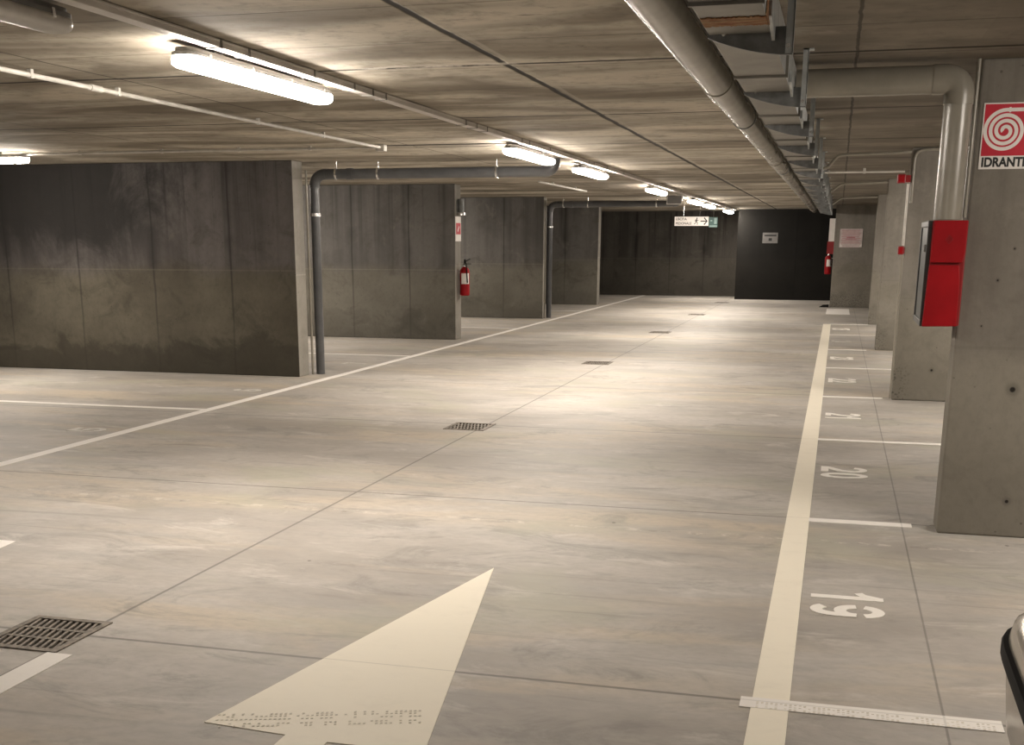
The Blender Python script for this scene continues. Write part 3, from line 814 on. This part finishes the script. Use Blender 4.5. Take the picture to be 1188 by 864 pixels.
# ------------------------------------------------------------------ hydrant cabinet
t = thing('hydrant_cabinet', 'red two part hydrant cabinet fixed to the side of the near pier', 'hydrant cabinet', (.57, 7.5, 1.20))
put('cabinet_body', MB().box(.485, .668, 7.235, 7.84, 1.205, 1.768), 'red_dark', t, bevel=.006)
put('upper_panel', MB().prism([(.486, 1.545), (.652, 1.545), (.664, 1.60), (.666, 1.768), (.492, 1.768)], 7.212, 7.236, 'xz'), 'red', t, bevel=.006)
put('lower_panel', MB().prism([(.474, 1.200), (.655, 1.204), (.650, 1.45), (.640, 1.532), (.484, 1.532)], 7.212, 7.236, 'xz'), 'red', t, bevel=.006)
put('front_frame', MB().box(.462, .486, 7.24, 7.84, 1.20, 1.235).box(.462, .486, 7.24, 7.84, 1.735, 1.768).box(.462, .486, 7.24, 7.285, 1.235, 1.735).box(.462, .486, 7.795, 7.84, 1.235, 1.735), 'cab_dark', t, bevel=.004)
put('pane', MB().box(.470, .484, 7.285, 7.795, 1.235, 1.735), 'glass_dark', t)
put('latch', MB().box(.452, .464, 7.262, 7.29, 1.60, 1.64), 'steel', t, bevel=.003)
em = MB()
XZf = lambda u, v, h: (u, 7.2115 - h, v)
em.ribbon([(.575 + a, 1.668 + b) for a, b in ((0, .022), (.018, 0), (0, -.022), (-.018, 0), (0, .022))], .005, .001, XZf)
em.ribbon([(.575 + a, 1.668 + b) for a, b in ((0, .010), (.007, 0), (0, -.010), (-.007, 0), (0, .010))], .004, .001, XZf)
put('emblem', em, 'red_dark', t)['label'] = 'dark embossed emblem'

# ------------------------------------------------------------------ signs
YW = 7.365
t = thing('hydrant_sign', 'red and white fire hose sign reading IDRANTE on the near pier', 'sign', (.835, YW, 2.035))
SX0, SX1, SZ0, SZ1 = .699, .973, 2.037, 2.376
put('sign_plate', MB().box(SX0, SX1, YW - .004, YW + .003, SZ0, SZ1), 'sign_white', t, bevel=.0015)
fr = lambda u, v, h: (u, YW - .004 - h, v)
put('red_field', MB().poly([(SX0 + .007, SZ0 + .068), (SX1 - .007, SZ0 + .068), (SX1 - .007, SZ1 - .007), (SX0 + .007, SZ1 - .007)], .0006, fr), 'red_print', t)
sp = []
scx, scz = SX0 + .116, SZ0 + .196
for i in range(201):
    a = i / 200
    th = math.radians(90) + (1 - a) * 2 * PI * 3.3
    r = .010 + .096 * a ** .92
    sp.append((scx + r * math.cos(th), scz + r * math.sin(th)))
lead = [(sp[-1][0] + .02 * j, sp[-1][1]) for j in range(1, 8)]
b = MB().ribbon(sp + lead, .0185, .0012, fr)
put('hose_symbol', b, 'sign_white', t)
put('coupling_mark', MB().poly([(sp[-1][0] + .012, sp[-1][1] - .013), (sp[-1][0] + .022, sp[-1][1] - .013), (sp[-1][0] + .022, sp[-1][1] + .013), (sp[-1][0] + .012, sp[-1][1] + .013)], .0018, fr), 'sign_white', t)
b = MB()
text_polys(b, 'IDRANTE', .066, lambda u, v, h: (SX0 + .012 + u, YW - .0042 - h, SZ0 + .0135 + v), .001, .0026, .86)
put('lettering', b, 'black', t, fixn=False)

# exit sign hung below the ceiling
ey = 33.3
t = thing('exit_sign', 'white hanging sign with black lettering, walking figure and right arrow', 'sign', (-3.79, ey, 2.06))
put('sign_plate', MB().box(-4.235, -3.345, ey, ey + .02, 2.07, 2.305), 'sign_white', t, bevel=.004)
fe = lambda u, v, h: (u, ey - h, v)
b = MB()
w1 = text_polys(b, 'USCITA', .085, lambda u, v, h: (-4.205 + u, ey - .001 - h, 2.215 + v), .002, .0015, 1.0)
text_polys(b, 'PEDONALE', .085, lambda u, v, h: (-4.205 + u, ey - .001 - h, 2.105 + v), .002, .0015, .98)
put('lettering', b, 'black', t, fixn=False)
b = MB()
b.ribbon([(-3.555, 2.188), (-3.40, 2.188)], .028, .003, fe)
b.ribbon([(-3.462, 2.275), (-3.385, 2.188), (-3.462, 2.101)], .032, .003, fe)
put('arrow', b, 'black', t)
b = MB()
fx = -3.66
b.poly(arc(fx + .01, 2.262, .018, .018, 0, 340, 10), .003, fe)
b.ribbon([(fx + .004, 2.24), (fx - .004, 2.18)], .034, .003, fe)
b.ribbon([(fx - .004, 2.185), (fx + .028, 2.145), (fx + .024, 2.10)], .016, .003, fe)
b.ribbon([(fx - .006, 2.185), (fx - .022, 2.145), (fx - .058, 2.115)], .016, .003, fe)
b.ribbon([(fx + .004, 2.235), (fx + .036, 2.205), (fx + .055, 2.215)], .012, .003, fe)
b.ribbon([(fx + .0, 2.235), (fx - .036, 2.205), (fx - .040, 2.18)], .012, .003, fe)
put('walking_figure', b, 'black', t)
for x in (-4.0, -3.58):
    put('hanger', MB().tube([(x, ey + .01, 2.30), (x, ey + .01, CZ)], .006, 8), 'steel', t)
t = thing('green_sign', 'small dark green sign hanging beside the white exit sign', 'sign', (-3.22, ey, 2.02))
put('sign_plate', MB().box(-3.335, -3.11, ey + .002, ey + .02, 2.03, 2.29), 'sign_green', t, bevel=.003)
b = MB()
fg = lambda u, v, h: (u, ey + .002 - h, v)
b.poly([(-3.20, 2.12), (-3.13, 2.12), (-3.13, 2.27), (-3.20, 2.27)], .002, fg)
b.poly([(-3.325, 2.04), (-3.12, 2.04), (-3.12, 2.085), (-3.325, 2.085)], .002, fg)
b.ribbon([(-3.30, 2.20), (-3.25, 2.20)], .03, .002, fg)
put('pictogram', b, 'green_pale', t)
put('hanger', MB().tube([(-3.22, ey + .011, 2.29), (-3.22, ey + .011, CZ)], .006, 8), 'steel', t)

def notice(name, x0, x1, z0, z1, y, mat, bars, bar_mat, label):
    t = thing(name, label, 'sign', ((x0 + x1) / 2, y, z0))
    put('sign_plate', MB().box(x0, x1, y - .012, y, z0, z1), mat, t, bevel=.002)
    b = MB()
    for (u0, u1, v0, v1) in bars:
        X = lambda u: x0 + (x1 - x0) * u
        Z = lambda v: z0 + (z1 - z0) * v
        b.poly([(X(u0), Z(v0)), (X(u1), Z(v0)), (X(u1), Z(v1)), (X(u0), Z(v1))], .001, lambda u, v, h: (u, y - .012 - h, v))
    put('print', b, bar_mat, t)
    return t
rb = [(.08 + .03 * (i % 2), .92 - .04 * ((i + 1) % 3), .90 - i * .085, .93 - i * .085) for i in range(9)]
rb += [(.3, .68, .50, .56), (.26, .74, .40, .45)]
nt = notice('pier_notice', .005, .575, 1.53, 2.0, 33.965, 'sign_pink', rb, 'pale_red', 'pale pink notice with red print on the wide far pier')
for x in (.02, .5):
    put('tape_corner', MB().poly([(x, 1.545), (x + .07, 1.545), (x + (.07 if x > .3 else .0), 1.64)], .002, lambda u, v, h: (u, 33.953 - h, v)), 'sign_white', nt)
notice('wall_notice', -2.19, -1.75, 1.63, 1.93, 37.765, 'sign_grey', [(.12, .9, .66, .80), (.40, .62, .22, .48)], 'black', 'small grey notice on the darkest end wall')

# ------------------------------------------------------------------ fire extinguishers
def extinguisher(x, y, z0, wall_x, label):
    """hangs on a face at wall_x looking along x"""
    t = thing('fire_extinguisher', label, 'fire extinguisher', (x, y, z0), 'red fire extinguishers')
    r = .085
    put('cylinder', MB().lathe([(r * .8, 0), (r, .02), (r, .40), (r * .92, .44), (r * .6, .475), (r * .32, .49)], (x, y, z0), 22), 'red', t, smooth=True)
    put('neck', MB().lathe([(.028, .485), (.028, .53), (.018, .545)], (x, y, z0), 12), 'steel', t, smooth=True)
    h = MB().prism([(y - .015, z0 + .53), (y + .015, z0 + .53), (y + .015, z0 + .545), (y - .015, z0 + .545)], x - .02, x + .12, 'yz')
    h.tube([(x - .01, y, z0 + .555), (x + .05, y, z0 + .60), (x + .10, y, z0 + .625)], .010, 8)
    put('handle', h, 'black', t)
    put('hose', MB().tube(route([(x, y - .02, z0 + .52), (x + .02, y - .07, z0 + .63), (x + .06, y - .10, z0 + .50), (x + .07, y - .075, z0 + .22)], .05), .011, 8), 'rubber', t, smooth=True)
    lb = []
    for zz in (.20, .38):
        lb.append([(x + r * 1.012 * math.cos(a), y + r * 1.012 * math.sin(a), z0 + zz) for a in [math.radians(-118 + 100 * k / 10) for k in range(11)]])
    put('instruction_label', MB().grid(lb), 'sign_white', t, smooth=True, fixn=False)
    put('wall_bracket', MB().box(min(wall_x, x) + 0.0, max(wall_x, x) - .0, y - .02, y + .02, z0 + .40, z0 + .42), 'steel', t)
    return t
extinguisher(-6.225, 20.66, .745, -6.33, 'red fire extinguisher with white label hanging on the second left partition')
extinguisher(-.245, 34.2, .84, -.13, 'red fire extinguisher on the lane side of the wide far pier')
bpy.context.view_layer.update()
def plate_sign(x, y0, y1, z0, z1, sgn, label, whole_white=False):
    t = thing('extinguisher_sign', label, 'sign', (x, (y0 + y1) / 2, z0))
    a, b_ = sorted((x, x + sgn * .006))
    put('sign_plate', MB().box(a, b_, y0, y1, z0, z1), 'sign_white', t)
    if not whole_white:
        fs = lambda u, v, h: (x + sgn * (.006 + h), u, v)
        put('red_field', MB().poly([(y0 + .02, z0 + (z1 - z0) * .28), (y1 - .02, z0 + (z1 - z0) * .28), (y1 - .02, z1 - (z1 - z0) * .26), (y0 + .02, z1 - (z1 - z0) * .26)], .001, fs), 'red_print', t)
        put('print', MB().ribbon([(y0 + .12, z0 + (z1 - z0) * .4), (y0 + .2, z0 + (z1 - z0) * .6), (y1 - .12, z0 + (z1 - z0) * .55)], .03, .002, fs).poly([(y0 + .05, z0 + .06), (y1 - .05, z0 + .06), (y1 - .05, z0 + .085), (y0 + .05, z0 + .085)], .001, fs), 'sign_white', t)
    return t
plate_sign(-6.33, 20.455, 20.765, 1.66, 2.07, 1, 'red and white plate above the fire extinguisher on the second partition')
t = thing('extinguisher_sign', 'narrow white and red plate above the extinguisher on the wide far pier', 'sign', (-.21, 33.99, 1.30))
put('sign_plate', MB().box(-.275, -.131, 33.985, 33.997, 1.68, 2.26), 'sign_white', t)
put('red_field', MB().box(-.30, -.131, 33.983, 33.999, 1.36, 1.68), 'red_dark', t)
t = thing('pipe_cap', 'short pale metal pipe piece high on the end of the second partition', 'pipe fitting', (-6.27, 20.6, 2.09))
put('tube', MB().tube([(-6.27, 20.6, 2.10), (-6.27, 20.6, 2.36)], .055, 16), 'galv', t, smooth=True)
put('collar', MB().tube([(-6.27, 20.6, 2.09), (-6.27, 20.6, 2.135)], .078, 16), 'steel', t, smooth=True)
put('wall_plate', MB().box(-6.33, -6.31, 20.53, 20.67, 2.14, 2.34), 'galv', t)
tag(put('door_wedge', MB().prism([(-.40, 0), (-.15, 0), (-.15, .07), (-.30, .06)], 33.75, 33.9, 'xz'), 'rubber'), 'small black wedge lying at the foot of the wide far pier', 'wedge')

# ------------------------------------------------------------------ parked car (only its nose corner shows)
def build_car():
    YC, HW = 3.03, .85
    t = thing('car', 'beige metallic car with black bumper strip parked at the lower right', 'car', (2.6, YC, 0))
    # lower body: sections along x: (x, half width, z bottom, z shoulder, z top)
    secs = [(.66, .60, .22, .60, .66), (.72, .70, .20, .64, .72), (.82, .78, .18, .68, .79), (1.0, .82, .17, .72, .85), (1.4, .85, .17, .78, .92), (1.75, .85, .17, .82, .96),
            (2.6, .855, .17, .86, .97), (3.6, .85, .17, .88, .98), (4.2, .83, .19, .88, .97), (4.45, .76, .24, .85, .94), (4.55, .66, .30, .80, .88)]
    rows = []
    for x, hw, zb, zs, zt in secs:
        half = [(hw * .86, zb), (hw * .97, zb + .08), (hw, (zb + zs) / 2), (hw * .985, zs), (hw * .93, zt - .02), (hw * .80, zt), (hw * .4, zt + .015)]
        ring = [(x, YC + a, z) for a, z in half] + [(x, YC, zt + .02)] + [(x, YC - a, z) for a, z in reversed(half)] + [(x, YC, zb)]
        rows.append(ring)
    b = MB().grid(rows, close=True)
    n = len(rows[0])
    b.f += [tuple(range(n)), tuple(range((len(rows) - 1) * n, len(rows) * n))]; b.mi += [0, 0]
    put('body', b, 'car', t, smooth=True)
    gh = []
    for x, hw, zt in ((1.55, .70, .955), (2.15, .62, 1.38), (2.6, .60, 1.46), (3.4, .60, 1.44), (3.95, .60, 1.33), (4.4, .68, .96)):
        z0 = .955
        gh.append([(x, YC - .76 if zt > 1 else YC - hw, z0), (x, YC - hw, zt - .02), (x, YC - hw * .6, zt), (x, YC, zt + .015), (x, YC + hw * .6, zt), (x, YC + hw, zt - .02), (x, YC + .76 if zt > 1 else YC + hw, z0)])
    b = MB().grid(gh)
    put('cabin', b, 'car_glass', t, smooth=True)
    put('roof', MB().grid([[(x, YC + k * .58 , z + .018 - .03 * k * k) for k in (-1, -.5, 0, .5, 1)] for x, z in ((2.2, 1.405), (2.6, 1.465), (3.4, 1.445), (3.9, 1.345))]), 'car', t, smooth=True)
    # bumper: plan outline swept through heights
    def plan(off, x0=.522, n=24):
        pts = []
        for i in range(n + 1):
            s = -1 + 2 * i / n
            a = math.copysign(abs(s) ** .72, s)
            yy = YC + (HW + .015 - off) * a
            e = abs(a)
            pts.append((x0 + off + .012 * e + .32 * max(0, (e - .30) / .70) ** 5.4, yy))
        return pts
    def sweep(prof):
        return MB().grid([[(x, y, z) for x, y in plan(off)] for off, z in prof])
    put('bumper', sweep([(.20, .19), (.075, .21), (.030, .30), (.018, .42), (.012, .498), (.012, .552), (.022, .60), (.060, .635), (.16, .655), (.28, .66)]), 'car', t, smooth=True, fixn=False)
    put('bumper_strip', sweep([(.014, .500), (-.001, .504), (-.005, .514), (-.005, .540), (-.001, .550), (.016, .554)]), 'rubber', t, smooth=True, fixn=False)
    for sy in (-1, 1):
        hl = []
        for x, w, z in ((.640, .25, .664), (.648, .28, .705), (.735, .30, .775)):
            hl.append([(x + .20 * (k / 6) ** 2.5, YC + sy * (.32 + w * k / 6 * 1.25), z) for k in range(7)])
        put('headlamp', MB().grid(hl), 'lamp_glass', t, smooth=True, fixn=False)
    put('grille', MB().grid([[(.655, YC - .30, .655), (.645, YC, .655), (.655, YC + .30, .655)], [(.705, YC - .30, .735), (.695, YC, .74), (.705, YC + .30, .735)]]), 'rubber', t)
    for wx in (1.28, 3.80):
        for sy in (-1, 1):
            yo = YC + sy * .838; yi = YC + sy * .66
            w = put('wheel', MB().tube([(wx, yi, .30), (wx, yi + sy * .02, .30), (wx, yo - sy * .02, .30), (wx, yo, .30)], [.27, .30, .30, .27], 28), 'rubber', t, smooth=True)
            rm = MB().tube([(wx, yo - sy * .01, .30), (wx, yo + sy * .008, .30)], [.19, .17], 24)
            put('rim', rm, 'alloy', w, smooth=True)
    for sy in (-1, 1):
        put('mirror', MB().tube([(1.95, YC + sy * .80, 1.0), (1.97, YC + sy * .90, 1.02), (1.98, YC + sy * .98, 1.02)], [.03, .07, .05], 12), 'car', t, smooth=True)
    return t
build_car()

# ------------------------------------------------------------------ world and look
w = bpy.data.worlds.new('garage_air')
w.use_nodes = True
w.node_tree.nodes['Background'].inputs[0].default_value = (1, .95, .9, 1)
w.node_tree.nodes['Background'].inputs[1].default_value = 0.01
sc.world = w
sc.view_settings.view_transform = 'Standard'
sc.view_settings.look = 'None'
sc.view_settings.gamma = 1.0
sc.view_settings.use_curve_mapping = False
sc.view_settings.exposure = 0.74
sc.cycles.use_denoising = True
sc.cycles.max_bounces = 8
sc.cycles.diffuse_bounces = 5
sc.cycles.sample_clamp_indirect = 6.0
